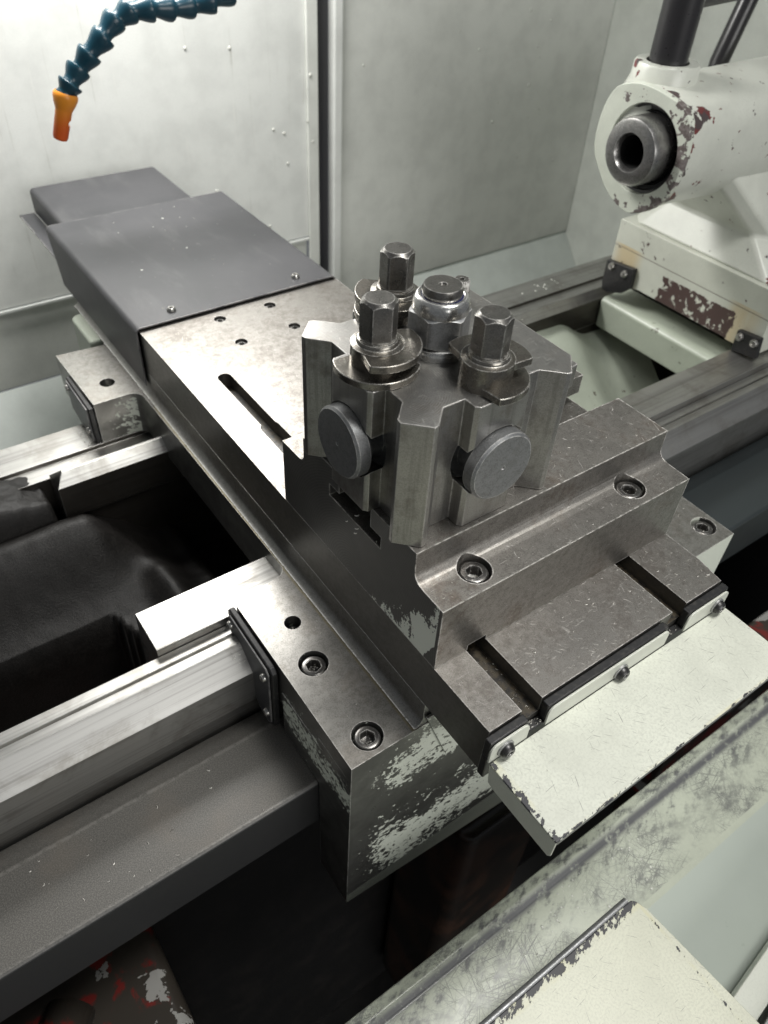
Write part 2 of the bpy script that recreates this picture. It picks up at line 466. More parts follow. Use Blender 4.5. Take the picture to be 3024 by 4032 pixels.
# enclosure panels
def panel(name, col=(0.58, 0.605, 0.55), streak=0.0, rough=0.42):
    q = M(name)
    c = paint_cols(q, col)
    if streak:
        s1 = q.noise(130, 4, 0.65, 0.1, stretch=(1, 1, 0.02))
        s2 = q.noise(260, 4, 0.6, 0.1, stretch=(1, 1, 0.03), off=(3, 0, 0))
        c = q.mix(c, (0.36, 0.36, 0.30), s1.step(0.60, 0.74) * q.noise(9, 3).step(0.45, 0.6) * streak)
        c = q.mix(c, (0.80, 0.80, 0.76), s2.step(0.60, 0.78) * streak * 0.8)
    sp = q.noise(95, 4, 0.55, off=(9, 1, 3)).gt(0.765)
    c = q.mix(c, (0.27, 0.26, 0.19), sp * 0.5)
    h = q.noise(260, 3) * 0.2 + q.noise(4, 3) * 3.0
    return q.set(c, q.noise(7, 4) * 0.2 + rough - 0.1, 0.0, h, 0.0004, 0.2)


MAT['panel_streak'] = panel('streaked_white_panel', (0.76, 0.775, 0.745), 0.7)
MAT['panel'] = panel('pale_green_panel', (0.74, 0.755, 0.71))
MAT['panel_end'] = panel('end_wall_paint', (0.76, 0.79, 0.73))
MAT['ledge'] = panel('pale_ledge_paint', (0.60, 0.645, 0.61), 0.0, 0.32)
q = M('grey_rubber_seal'); MAT['seal'] = q.set((0.035, 0.035, 0.04), 0.35, 0.0)

# scratched front tray
q = M('scratched_tray_paint')
c = paint_cols(q, (0.50, 0.53, 0.44))
near = q.y.gt(-0.092)
zone = q.noise(14, 5, 0.65).step(0.42, 0.60)
hair = None
for k in range(6):
    a = 0.3 + k * 0.52
    t = q.noise(1300, 2, 0.5, stretch=(1, 0.012, 1), rot=(0, 0, a), off=(k * 3, k, 0)).step(0.60, 0.66)
    hair = t if hair is None else hair.max(t)
blotch = (q.noise(110, 7, 0.72, rot=(0, 0, 0.5), stretch=(0.4, 1, 1)) * 0.6 + q.noise(90, 7, 0.72, rot=(0, 0, -0.35), stretch=(0.3, 1, 1)) * 0.4).step(0.47, 0.60)
close = (q.y + 0.035).abs().step(0.046, 0.006)
wear = (((hair * 0.75).max(blotch * 0.75) * zone).max(blotch * close * 0.9) * near).clamp()
edgew = (q.y + 0.0345).abs().step(0.0065, 0.001) * q.noise(90, 6, 0.65).step(0.28, 0.48)
c = q.mix(c, (0.085, 0.085, 0.095), wear.max(edgew * 0.95))
sp = q.noise(120, 5, 0.6, off=(9, 1, 3)).gt(0.735)
c = q.mix(c, (0.16, 0.13, 0.09), sp * 0.7)
far = q.y.lt(-0.0975)
c = q.mix(c, (0.43, 0.475, 0.44), far * 0.8)
MAT['tray'] = q.set(c, q.noise(40, 4) * 0.25 + 0.20, 0.0, q.noise(500, 3) * 0.25 - wear * 0.5, 0.0003, 0.35)

q = M('blue_hose_plastic'); n_ = q.noise(160, 4)
MAT['hose'] = q.set(q.mix((0.004, 0.032, 0.055), (0.008, 0.052, 0.076), n_), 0.30, 0.0, n_, 0.0002, 0.2)
q = M('orange_nozzle_plastic', (0.10, 0.75, 0.16)); g_ = q.z.step(0.118, 0.150)
MAT['nozzle'] = q.set(q.mix((0.55, 0.085, 0.010), (0.66, 0.24, 0.02), g_), 0.35, 0.0)
q = M('dark_tube_paint'); n_ = q.noise(300, 3)
MAT['tube'] = q.set((0.022, 0.021, 0.023), n_ * 0.1 + 0.24, 0.0, n_, 0.0001, 0.3)
q = M('blue_nylon_ring'); MAT['nylon'] = q.set((0.01, 0.015, 0.07), 0.35, 0.0)
q = M('curled_metal_chips'); MAT['swarf'] = q.set((0.80, 0.78, 0.72), 0.3, 0.35)
q = M('dried_droplets'); MAT['drop'] = q.set((0.62, 0.63, 0.58), 0.18, 0.0)
q = M('pale_resin_blob'); MAT['blob'] = q.set((0.75, 0.70, 0.55), 0.2, 0.0)
# tailstock flange face, chipped in patches
q = M('chipped_flange_paint', (0.8, 0.37, -0.085))
c = paint_cols(q, (0.60, 0.63, 0.55))
n1 = q.noise(62, 8, 0.62, 0.3)
rimd = (q.y * -1.0).step(-0.390, -0.350) * 0.13 + q.z.step(0.095, 0.075) * 0.07
n2 = q.noise(190, 5, 0.6, 0.2)
mk = (n1 * 0.75 + n2 * 0.25 + rimd).gt(0.63)
c = q.mix(c, q.mix((0.20, 0.175, 0.17), (0.11, 0.09, 0.085), n2.step(0.4, 0.6)), mk)
MAT['flange'] = q.set(c, 0.38, 0.0, mk * -1.0, 0.0004, 0.4)
q = M('tailstock_base_paint', (0.8, 0.37, -0.085))
c = paint_cols(q, (0.60, 0.615, 0.54))
rs = q.noise(13, 6, 0.6, 0.2, stretch=(1, 1, 0.35), off=(4, 2, 7)).step(0.36, 0.60)
nearw = ((q.y - 0.458).abs().step(0.030, 0.008) + (q.y - 0.272).abs().step(0.030, 0.006)).clamp() * q.z.lt(-0.030)
c = q.mix(c, (0.55, 0.36, 0.10), rs * nearw * 0.5)
box = (q.y - 0.340).abs().step(0.060, 0.054) * (q.z + 0.0610).abs().step(0.0195, 0.0160)
n1 = q.noise(70, 8, 0.64, 0.4)
mk = (n1 + box * 0.20).gt(0.655)
c = q.mix(c, (0.075, 0.045, 0.042), mk)
seam = (q.z + 0.0340).abs().lt(0.0006)
c = q.mix(c, (0.12, 0.10, 0.08), seam * 0.8)
MAT['tailbase'] = q.set(c, 0.32, 0.0, mk * -1.0 - seam, 0.0004, 0.4)


# ------------------------------------------------------------------ geometry helpers
def link(o):
    COL.objects.link(o)
    return o


def thing(name, label, cat, loc=(0, 0, 0), group=None):
    o = link(bpy.data.objects.new(name, None))
    o.empty_display_size = 0.02
    o.location = loc
    o['label'] = label
    o['category'] = cat
    if group:
        o['group'] = group
    return o


def root_of(o):
    while o.parent:
        o = o.parent
    return o


def obj(name, bm, mat, parent=None, smooth=None, bevel=0.0, seg=2, ang=32, cuts=None, normals=True, joins=None):
    """one mesh object; bm is in world coordinates"""
    me = bpy.data.meshes.new(name)
    if normals:
        bmesh.ops.recalc_face_normals(bm, faces=bm.faces)
    off = Vector((0, 0, 0))
    if parent:
        off = root_of(parent).location.copy()
        bmesh.ops.translate(bm, verts=bm.verts, vec=-off)
    bm.to_mesh(me)
    bm.free()
    o = link(bpy.data.objects.new(name, me))
    me.materials.append(MAT[mat] if isinstance(mat, str) else mat)
    if parent:
        o.parent = parent
    if cuts or joins:
        for cb, op in [(j, 'UNION') for j in (joins or [])] + [(c, 'DIFFERENCE') for c in (cuts or [])]:
            bmesh.ops.recalc_face_normals(cb, faces=cb.faces)
            bmesh.ops.translate(cb, verts=cb.verts, vec=-off)
            cm = bpy.data.meshes.new('cut')
            cb.to_mesh(cm)
            cb.free()
            co = link(bpy.data.objects.new('cut', cm))
            if parent:
                co.parent = parent
            md = o.modifiers.new('cut', 'BOOLEAN')
            md.operation = op
            md.solver = 'EXACT'
            md.object = co
            bpy.context.view_layer.update()
            dg = bpy.context.evaluated_depsgraph_get()
            new = bpy.data.meshes.new_from_object(o.evaluated_get(dg))
            o.modifiers.clear()
            o.data = new
            new.name = name
            bpy.data.objects.remove(co)
            bpy.data.meshes.remove(cm)
        if not o.data.materials:
            o.data.materials.append(MAT[mat])
    if bevel:
        md = o.modifiers.new('bevel', 'BEVEL')
        md.width = bevel
        md.segments = seg
        md.limit_method = 'ANGLE'
        md.angle_limit = math.radians(ang)
        md.harden_normals = True
        md.use_clamp_overlap = True
        smooth = True if smooth is None else smooth
    if smooth:
        o.data.polygons.foreach_set('use_smooth', [True] * len(o.data.polygons))
        if smooth == 'auto' or bevel:
            for e_ in [1]:
                try:
                    o.data.set_sharp_from_angle(angle=math.radians(38))
                except Exception:
                    pass
    return o


def stuff(o, label, cat):
    o['label'] = label
    o['category'] = cat
    o['kind'] = 'stuff'


def structure(name, bm, mat, **k):
    o = obj(name, bm, mat, None, **k)
    o['kind'] = 'structure'
    return o


def add_box(bm, x0, x1, y0, y1, z0, z1):
    vs = [bm.verts.new((x, y, z)) for x in (x0, x1) for y in (y0, y1) for z in (z0, z1)]
    for f in ((0, 1, 3, 2), (4, 6, 7, 5), (0, 4, 5, 1), (2, 3, 7, 6), (0, 2, 6, 4), (1, 5, 7, 3)):
        bm.faces.new([vs[i] for i in f])
    return bm


def box(*a):
    return add_box(bmesh.new(), *a)


def add_prism(bm, poly, ax, a0, a1):
    """poly in the two axes other than ax, order (x,y,z)"""
    def p(q, a):
        q = list(q)
        q.insert('xyz'.index(ax), a)
        return q
    A = [bm.verts.new(p(q, a0)) for q in poly]
    B = [bm.verts.new(p(q, a1)) for q in poly]
    n = len(poly)
    bm.faces.new(A)
    bm.faces.new(B[::-1])
    for i in range(n):
        j = (i + 1) % n
        bm.faces.new((A[i], B[i], B[j], A[j]))
    return bm


def prism(*a):
    return add_prism(bmesh.new(), *a)


def basis(d):
    d = Vector(d).normalized()
    h = Vector((0, 0, 1)) if abs(d.z) < 0.9 else Vector((1, 0, 0))
    u = h.cross(d).normalized()
    return u, d.cross(u).normalized(), d


def add_rings(bm, o, d, rings, n=32, cap0=True, cap1=True):
    """rings: list of f(theta)->(r, h) or (r,h); axis d from o"""
    u, v, w = basis(d)
    o = Vector(o)
    R = []
    for g in rings:
        row = []
        for k in range(n):
            t = 2 * math.pi * k / n
            r, h = g(t) if callable(g) else g
            row.append(bm.verts.new(o + u * (r * math.cos(t)) + v * (r * math.sin(t)) + w * h))
        R.append(row)
    for a, b in zip(R, R[1:]):
        for k in range(n):
            j = (k + 1) % n
            bm.faces.new((a[k], a[j], b[j], b[k]))
    if cap0:
        bm.faces.new(R[0][::-1])
    if cap1:
        bm.faces.new(R[-1])
    return bm


def rings(*a, **k):
    return add_rings(bmesh.new(), *a, **k)


def hexr(ap, rot=0.0):
    """radius of a hexagon with apothem ap"""
    def f(t):
        a = (t + rot) % (math.pi / 3) - math.pi / 6
        return ap / math.cos(a)
    return f


def tube(pts, r, n=16, bm=None):
    bm = bm or bmesh.new()
    pts = [Vector(p) for p in pts]
    R = []
    for i, p in enumerate(pts):
        d = pts[min(i + 1, len(pts) - 1)] - pts[max(i - 1, 0)]
        u, v, w = basis(d)
        R.append([bm.verts.new(p + (u * math.cos(2 * math.pi * k / n) + v * math.sin(2 * math.pi * k / n)) * r) for k in range(n)])
    for a, b in zip(R, R[1:]):
        for k in range(n):
            j = (k + 1) % n
            bm.faces.new((a[k], a[j], b[j], b[k]))
    bm.faces.new(R[0][::-1])
    bm.faces.new(R[-1])
    return bm


def arc(cx, cy, r, a0, a1, n):
    return [(cx + r * math.cos(math.radians(a0 + (a1 - a0) * i / n)), cy + r * math.sin(math.radians(a0 + (a1 - a0) * i / n))) for i in range(n + 1)]


def cyl_cut(x, y, z0, z1, r, n=40):
    return rings((x, y, z0), (0, 0, 1), [(r, 0), (r, z1 - z0)], n)


def socket_screw(name, parent, c, r, head_h, hexap, axis=(0, 0, 1), mat='screw', button=False, rot=0.0, label=None):
    """cap screw whose top centre is at c; socket is a real hexagonal pit"""
    n = 36
    hx = hexr(hexap, rot)
    if button:
        prof = [(r, -head_h), (r, -head_h * 0.75), (r * 0.93, -head_h * 0.42), (r * 0.78, -head_h * 0.15), (r * 0.62, 0)]
    else:
        prof = [(r, -head_h), (r, -r * 0.14), (r * 0.95, -r * 0.05), (r * 0.86, 0)]
    pr = prof + [lambda t: (hx(t) * 1.06, 0), lambda t: (hx(t), -hexap * 0.1), lambda t: (hx(t), -hexap * 1.7), (hexap * 0.1, -hexap * 1.8)]
    bm = rings(c, axis, pr, n)
    return obj(name, bm, mat, parent, smooth='auto')


# ------------------------------------------------------------------ SETTING: base, ledge, tray
MAT_FLOOR = 'base'
bm = bmesh.new()
add_box(bm, -3, 3, -1.5, 2.2, -1.3, -1.2)
structure('floor', bm, 'base')
# ledge behind the bed sloping down from the splash panels
bm = prism([(1.004, -0.322), (0.70, -0.68), (0.70, -0.71), (1.004, -0.352)], 'x', -1.2, 1.158)
structure('ledge', bm, 'ledge')
# front chip tray: lip, worn shelf, falling skirt
bm = prism([(-0.019, -0.303), (-0.029, -0.300), (-0.031, -0.3015), (-0.036, -0.306), (-0.092, -0.3065), (-0.0985, -0.3085),
            (-0.40, -0.338), (-0.40, -0.36), (-0.10, -0.325), (-0.035, -0.325), (-0.022, -0.42), (-0.019, -0.42)], 'x', -1.0, 1.3)
structure('tray', bm, 'tray', bevel=0.002, seg=3)

# ------------------------------------------------------------------ splash panels
def panel_thing(name, label, cat, bm, mat, **k):
    o = obj(name, bm, mat, None, **k)
    o['label'] = label
    o['category'] = cat
    return o


pw = thing('splash_panel', 'streaked white splash panel brightly lit behind the blue hose and grey covers', 'panel', (0, 1.0, -0.19))
obj('sheet', box(-1.2, 0.490, 1.0, 1.012, -0.188, 1.1), 'panel_streak', pw, bevel=0.002)
obj('edge_fold', box(0.474, 0.494, 0.994, 0.9995, -0.30, 1.1), 'panel', pw, bevel=0.0015)
bm = bmesh.new()
add_box(bm, -1.2, 0.4735, 0.9965, 0.9998, -0.1935, -0.1885)
obj('bottom_lip', bm, 'panel_streak', pw, bevel=0.001)
lowp = panel_thing('kick_panel', 'plain lower panel in shade under the streaked splash panel', 'panel', box(-1.2, 0.4735, 1.006, 1.016, -0.3215, -0.1955), 'panel', bevel=0.001)
seal = panel_thing('door_seal', 'dark vertical seal strip in the gap between two splash panels', 'seal', box(0.4945, 0.5215, 1.008, 1.02, -0.32, 1.1), 'seal', bevel=0.002)
pr_ = thing('splash_panel', 'plain pale green panel right of the dark vertical seal', 'panel', (0.8, 1.0, -0.3))
obj('sheet', box(0.5405, 1.158, 1.0, 1.012, -0.3205, 1.1), 'panel', pr_, bevel=0.002)
obj('edge_fold', box(0.522, 0.5395, 0.992, 1.012, -0.3205, 1.1), 'panel_streak', pr_, bevel=0.0035, seg=4)
endp = panel_thing('end_panel', 'pale green end wall of the enclosure behind the tailstock', 'panel', box(1.1585, 1.17, 0.10, 1.012, -0.8, 1.1), 'panel_end', bevel=0.001)

# ------------------------------------------------------------------ LATHE BED
bed = thing('lathe_bed', 'long lathe bed with bright ground ways running under the saddle', 'lathe bed', (0, 0.38, -0.6))
X0, X1 = -0.9, 1.15
prof = [(0.2258, -0.093), (0.2158, -0.0930), (0.2145, -0.0962), (0.2128, -0.0962), (0.2112, -0.0905), (0.2030, -0.0905),
        (0.1843, -0.1092), (0.1843, -0.1460), (0.192, -0.152), (0.192, -0.34), (0.2258, -0.34)]
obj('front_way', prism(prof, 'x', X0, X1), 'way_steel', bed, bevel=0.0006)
obj('way_web', prism([(0.2262, -0.0945), (0.2285, -0.0960), (0.2310, -0.125), (0.2310, -0.30), (0.2262, -0.30)], 'x', X0, -0.1255), 'cast', bed, bevel=0.001)
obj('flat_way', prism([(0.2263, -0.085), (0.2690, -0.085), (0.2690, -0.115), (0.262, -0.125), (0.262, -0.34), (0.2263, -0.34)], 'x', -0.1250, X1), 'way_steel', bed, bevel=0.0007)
# inner rear prism way, its left end cut on a slant
bm = prism([(0.5063, -0.114), (0.4905, -0.1003), (0.4872, -0.1003), (0.4763, -0.1112), (0.4763, -0.150), (0.482, -0.156), (0.482, -0.34), (0.5063, -0.34)], 'x', -0.1235, X1)
for v in bm.verts:
    if v.co.x < 0 and v.co.z > -0.105:
        v.co.x += 0.0095
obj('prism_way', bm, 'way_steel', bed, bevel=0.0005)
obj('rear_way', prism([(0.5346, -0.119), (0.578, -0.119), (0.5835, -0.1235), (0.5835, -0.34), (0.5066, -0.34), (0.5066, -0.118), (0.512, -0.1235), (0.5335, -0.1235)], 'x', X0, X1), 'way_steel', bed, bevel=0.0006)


def height_grid(x0, x1, y0, y1, nx, ny, f):
    bm = bmesh.new()
    G = [[bm.verts.new((x0 + (x1 - x0) * i / nx, y0 + (y1 - y0) * j / ny, f(x0 + (x1 - x0) * i / nx, y0 + (y1 - y0) * j / ny))) for j in range(ny + 1)] for i in range(nx + 1)]
    for i in range(nx):
        for j in range(ny):
            bm.faces.new((G[i][j], G[i + 1][j], G[i + 1][j + 1], G[i][j + 1]))
    return bm


def sst(a, b, t):
    t = max(0, min(1, (t - a) / (b - a)))
    return t * t * (3 - 2 * t)


def zcast(x, y):
    # rigid web: round shoulder beside the rear way, falling flank, sharp lip over the open gap at the front left
    z = -0.205 + 0.052 * math.exp(-((y - 0.452) / 0.042) ** 2) * sst(-0.055, -0.115, x) + 0.018 * sst(0.36, 0.47, y)
    z -= 0.030 * sst(-0.075, -0.030, x) * sst(0.36, 0.44, y) + 0.060 * sst(-0.020, 0.012, x)
    z += 0.022 * math.exp(-((x + 0.062) / 0.018) ** 2) * sst(0.44, 0.39, y)
    if x < -0.113:
        z -= 0.22 * sst(0.3790, 0.3725, y + 0.03 * sst(-0.128, -0.113, x))
    z += 0.0022 * mnoise.noise(Vector((x * 20, y * 20, 3))) + 0.0008 * mnoise.noise(Vector((x * 90, y * 90, 7)))
    return z


bm = box(-0.9, -0.126, 0.2315, 0.42, -0.345, -0.318)
obj('gap_floor', bm, 'redcast', bed)
obj('casting', height_grid(-0.9, 0.24, 0.2315, 0.4815, 260, 110, zcast), 'cast', bed, smooth=True)
# rough end lump of the casting against the prism way
def zl(x, y):
    e = sst(-0.1258, -0.1345, x) * sst(0.4440, 0.478, y) * sst(0.5385, 0.528, y)
    n = 0.003 * mnoise.noise(Vector((x * 60, y * 60, 1))) + 0.0012 * mnoise.noise(Vector((x * 190, y * 190, 1)))
    return -0.24 + 0.130 * e + n - 0.014 * sst(-0.20, -0.13, x) * e
obj('casting_lump', height_grid(-0.42, -0.1255, 0.438, 0.5400, 110, 44, zl), 'cast', bed, smooth=True)
# painted inside of the bed on the tailstock side
bm = bmesh.new()
prof = [(0.643, -0.154), (0.6405, -0.112), (0.646, -0.1075), (0.700, -0.1085), (0.700, -0.155)]
add_prism(bm, [(p[0], p[1]) for p in prof], 'y', 0.2695, 0.4755)
obj('cross_rib', bm, 'rib', bed, bevel=0.003, seg=3)
def zr(x, y):
    z = -0.128 - 0.110 * sst(0.485, 0.31, y) - 0.040 * sst(0.56, 0.64, x)
    return z + 0.003 * mnoise.noise(Vector((x * 18, y * 18, 4)))
obj('inner_slope', height_grid(0.241, 0.72, 0.2695, 0.481, 60, 30, zr), 'rib', bed, smooth=True)
bm = bmesh.new()
add_box(bm, X0, X1, 0.20, 0.58, -0.62, -0.345)
obj('bed_body', bm, 'base', bed)

# long screw guard in front of the bed
gd = thing('screw_guard', 'dusty speckled grey guard box left of the saddle below the front way', 'guard', (0, 0.13, -0.22))
gprof = [(0.1905, -0.176), (0.1665, -0.1602), (0.1645, -0.160), (0.1020, -0.160), (0.0995, -0.1625), (0.0995, -0.2225), (0.1015, -0.2225), (0.1015, -0.19), (0.1905, -0.19)]
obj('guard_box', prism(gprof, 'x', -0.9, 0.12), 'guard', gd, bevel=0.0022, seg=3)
q = M('shaded_teal_guard_paint'); n_ = q.noise(700, 3)  # right guard: the shade it lies in is put into the colour
MAT['guard_shaded'] = q.set(q.mix((0.016, 0.021, 0.023), (0.03, 0.036, 0.038), n_), q.noise(20, 4) * 0.2 + 0.3, 0.0, n_, 0.0001, 0.3)
gd2 = thing('screw_guard', 'smooth teal guard box, its shade painted in, right of the saddle in front of the way', 'guard', (0.6, 0.13, -0.22))
obj('guard_box', prism(gprof, 'x', 0.121, 1.15), 'guard_shaded', gd2, bevel=0.0022, seg=3)
# machine base below and the red/black leg casting
leg = thing('leg_casting', 'dark casting with torn red and grey paint below the guard', 'casting', (-0.3, 0.1, -0.9))
bm = bmesh.new()
add_box(bm, -0.60, -0.205, 0.055, 0.170, -0.95, -0.352)
bmesh.ops.subdivide_edges(bm, edges=bm.edges, cuts=3, use_grid_fill=True)
obj('leg_body', bm, 'redcast', leg, bevel=0.012, seg=4)
obj('pipe_elbow', tube([(-0.42, 0.045, -0.352), (-0.36, 0.062, -0.340), (-0.315, 0.085, -0.335), (-0.285, 0.125, -0.345)], 0.020, 20), 'redcast', leg, smooth=True)
bs = thing('machine_base', 'black oily front of the machine base in deep shade', 'machine base', (0.2, 0.18, -1.2))
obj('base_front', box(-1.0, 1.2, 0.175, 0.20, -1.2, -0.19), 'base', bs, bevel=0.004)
q = M('brown_oily_paint'); n_ = q.noise(14, 5, 0.6)
MAT['brown'] = q.set(q.mix((0.02, 0.016, 0.013), (0.085, 0.042, 0.026), n_.step(0.45, 0.7)), 0.25, 0.0)
obj('drain_post', prism([(0.098, 0.06), (0.235, 0.06), (0.235, 0.175), (0.098, 0.175)], 'z', -1.1, -0.40), 'brown', bs, bevel=0.02, seg=4)
obj('inner_wall', box(0.40, 1.15, 0.02, 0.05, -1.1, -0.30), MAT['redcast'], bs, bevel=0.003)

# ------------------------------------------------------------------ SADDLE
sd = thing('saddle', 'steel saddle with worn chipped paint spanning the bed under the cross slide', 'saddle', (0.1, 0.3, -0.3))
plan = [(-0.0595, 0.0553), (0.3514, 0.0553), (0.3514, 0.2235), (0.235, 0.2235), (0.235, 0.5345), (0.29, 0.5345), (0.29, 0.643), (0.20, 0.643)]
plan += [(0.0, 0.643), (-0.0105, 0.6385), (-0.0611, 0.6432), (-0.0585, 0.5343)]
plan += [(-0.0230, 0.5343)] + arc(-0.0230, 0.5213, 0.013, 80, 8, 6)
plan += [(-0.0082, 0.2420)] + arc(-0.0182, 0.2395, 0.010, 0, -90, 6)[1:]
plan += [(-0.0430, 0.2265), (-0.0585, 0.2213)]
cuts = [cyl_cut(-0.0300, 0.1826, -0.085, -0.05, 0.0066), cyl_cut(-0.0363, 0.1415, -0.083, -0.05, 0.0113),
        cyl_cut(-0.0366, 0.0703, -0.083, -0.05, 0.0113), cyl_cut(0.3359, 0.0767, -0.083, -0.05, 0.0113),
        cyl_cut(-0.0324, 0.5655, -0.085, -0.05, 0.0080)]
bm = prism([(-0.0595, -0.0900), (0.3514, -0.0900), (0.3514, -0.315), (0.15, -0.330), (-0.0595, -0.3025)], 'y', 0.0553, 0.0975)
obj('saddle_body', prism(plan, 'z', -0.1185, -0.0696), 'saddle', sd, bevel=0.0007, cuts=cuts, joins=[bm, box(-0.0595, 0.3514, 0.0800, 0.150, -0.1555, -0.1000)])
# raised dovetail with a hollow fillet at its foot
obj('dovetail', prism([(-0.0075, -0.0692), (-0.0045, -0.0683), (-0.0020, -0.0660), (-0.0003, -0.0620), (-0.0003, -0.0452), (0.2208, -0.0452), (0.2208, -0.0692)], 'y', 0.0560, 0.74), 'steel_dark', sd, bevel=0.0004)
obj('dovetail_end', prism([(0.0005, -0.058), (0.0265, -0.131), (0.19, -0.131), (0.215, -0.058)], 'y', 0.0528, 0.0551), 'saddle', sd, bevel=0.0006)
obj('rear_bracket', prism([(-0.020, 0.652), (0.20, 0.652), (0.20, 0.722), (-0.014, 0.722), (-0.020, 0.714)], 'z', -0.34, -0.070), 'rib', sd, bevel=0.004)
socket_screw('cap_screw', sd, (-0.0363, 0.1415, -0.0725), 0.0095, 0.010, 0.0049, rot=0.2)
socket_screw('cap_screw', sd, (-0.0366, 0.0703, -0.0715), 0.0095, 0.010, 0.0049, rot=0.5)
socket_screw('cap_screw', sd, (0.3359, 0.0767, -0.0715), 0.0095, 0.010, 0.0049, rot=0.9)
for cx, cy, r in ((-0.0300, 0.1826, 0.0063), (-0.0324, 0.5655, 0.0076)):
    bm = rings((cx, cy, -0.0845), (0, 0, 1), [(r, 0), (r, 0.003), (r * 0.7, 0.004), (r * 0.3, 0.0015)], 20)
    obj('plug', bm, 'screw', sd, smooth='auto')
# wipers on the left end of the wings
def wiper(poly_yz, x0, x1, screws, prof_mat='rubber'):
    w = obj('way_wiper', prism(poly_yz, 'x', x0, x1), prof_mat, sd, bevel=0.0012, seg=2)
    pl_ = [(y * 0.9 + 0.1 * sum(p[0] for p in poly_yz) / len(poly_yz), z * 0.92 + 0.08 * sum(p[1] for p in poly_yz) / len(poly_yz)) for y, z in poly_yz]
    obj('wiper_plate', prism(pl_, 'x', x0 - 0.0018, x0 - 0.0003), 'cover', w, bevel=0.0005)
    for y, z in screws:
        bm = rings((x0 - 0.0018, y, z), (-1, 0, 0), [(0.0036, 0), (0.0036, 0.0010), (0.0030, 0.0024), (0.0016, 0.0031)], 20)
        obj('screw', bm, 'screw_pan', w, smooth='auto')
wiper([(0.2215, -0.0700), (0.1575, -0.0735), (0.1530, -0.078), (0.1555, -0.150), (0.1610, -0.156), (0.1700, -0.156), (0.1800, -0.149), (0.1840, -0.146), (0.1840, -0.1092),
       (0.2030, -0.0905), (0.2110, -0.0905), (0.2225, -0.0925), (0.2250, -0.075)], -0.0650, -0.0600, [(0.2165, -0.0830), (0.1635, -0.0900), (0.1640, -0.1380)])
wiper([(0.6050, -0.0740), (0.5360, -0.0745), (0.5345, -0.1178), (0.5660, -0.1185), (0.6050, -0.1130)], -0.0645, -0.0590, [(0.5980, -0.083), (0.5460, -0.106)])

# ------------------------------------------------------------------ CROSS SLIDE
cs = thing('cross_slide', 'long ground steel cross slide with two slots, carrying the tool block', 'cross slide', (0.11, 0.27, -0.045))
def slot_cut(x0, x1, y1):
    r = (x1 - x0) / 2
    poly = [(x0, -0.02), (x1, -0.02)] + arc((x0 + x1) / 2, y1 - r, r, 0, 180, 10)
    return prism(poly, 'z', -0.0135, 0.02)
holes = [(0.0790, 0.5112), (0.1365, 0.5111), (0.1371, 0.4614), (0.0772, 0.4612)]
cuts = [slot_cut(0.0263, 0.0432, 0.335), slot_cut(0.1668, 0.1821, 0.30), prism([(0.0292, 0.30), (0.0420, 0.30)] + arc(0.0356, 0.4140, 0.0064, 0, 180, 10), 'z', -0.0133, 0.02)]
cuts += [cyl_cut(x, y, -0.007, 0.02, 0.0062, 28) for x, y in holes]
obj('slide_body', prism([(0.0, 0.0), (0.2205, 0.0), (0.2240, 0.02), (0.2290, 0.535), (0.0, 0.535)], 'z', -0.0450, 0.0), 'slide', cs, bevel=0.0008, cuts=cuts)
for x, y in holes:
    socket_screw('cap_screw', cs, (x, y, -0.0022), 0.0050, 0.005, 0.0026, mat='screw', rot=x * 40)
obj('slide_tail', box(0.004, 0.226, 0.5355, 0.80, -0.0440, -0.006), 'steel_dark', cs, bevel=0.001)
# front wiper: rubber pads under painted tabs
tabs = [(-0.0040, 0.0275), (0.0430, 0.1575), (0.1775, 0.2230)]
bm = bmesh.new()
add_box(bm, -0.0035, 0.2225, -0.0062, -0.0004, -0.042, -0.0190)
w = obj('wiper_strip', bm, 'rubber', cs, bevel=0.001)
for a, b in tabs:
    obj('wiper_pad', box(a + 0.0005, b - 0.0005, -0.0063, -0.0006, -0.0188, -0.0022), 'rubber', w, bevel=0.0009)
pc = obj('chip_cover', prism([(-0.0035, -0.0085), (0.2225, -0.0085), (0.2225, -0.0660), (-0.0035, -0.0660)], 'z', -0.0222, -0.0205), 'plate', cs, bevel=0.0006)
for a, b in tabs:
    r = 0.006
    poly = [(a, -0.0204), (b, -0.0204)] + arc(b - r, -0.0035 - r, r, 0, 90, 6) + arc(a + r, -0.0035 - r, r, 90, 180, 6)
    obj('cover_tab', prism(poly, 'y', -0.0082, -0.0066), 'cream', pc, bevel=0.0005)
obj('cover_skirt', prism([(-0.0085, -0.0224), (-0.0110, -0.0395), (-0.0175, -0.0410), (-0.0640, -0.0415), (-0.0658, -0.0385), (-0.0658, -0.0224)], 'x', -0.0035, -0.0020), 'cream', pc, bevel=0.0004)
obj('cover_lip', box(-0.0015, 0.2222, -0.0659, -0.0645, -0.0262, -0.0224), 'blackened', pc, bevel=0.0004)
for x, z in ((0.0078, -0.0128), (0.1105, -0.0150), (0.2110, -0.0128)):
    wsh = obj('washer', rings((x, -0.0083, z), (0, -1, 0), [(0.0064, 0), (0.0064, 0.0010), (0.0058, 0.0013)], 28), 'blackened', pc, smooth='auto')
    socket_screw('button_screw', wsh, (x, -0.0135, z), 0.0053, 0.0046, 0.0019, axis=(0, -1, 0), mat='oxide', button=True, rot=x * 30)

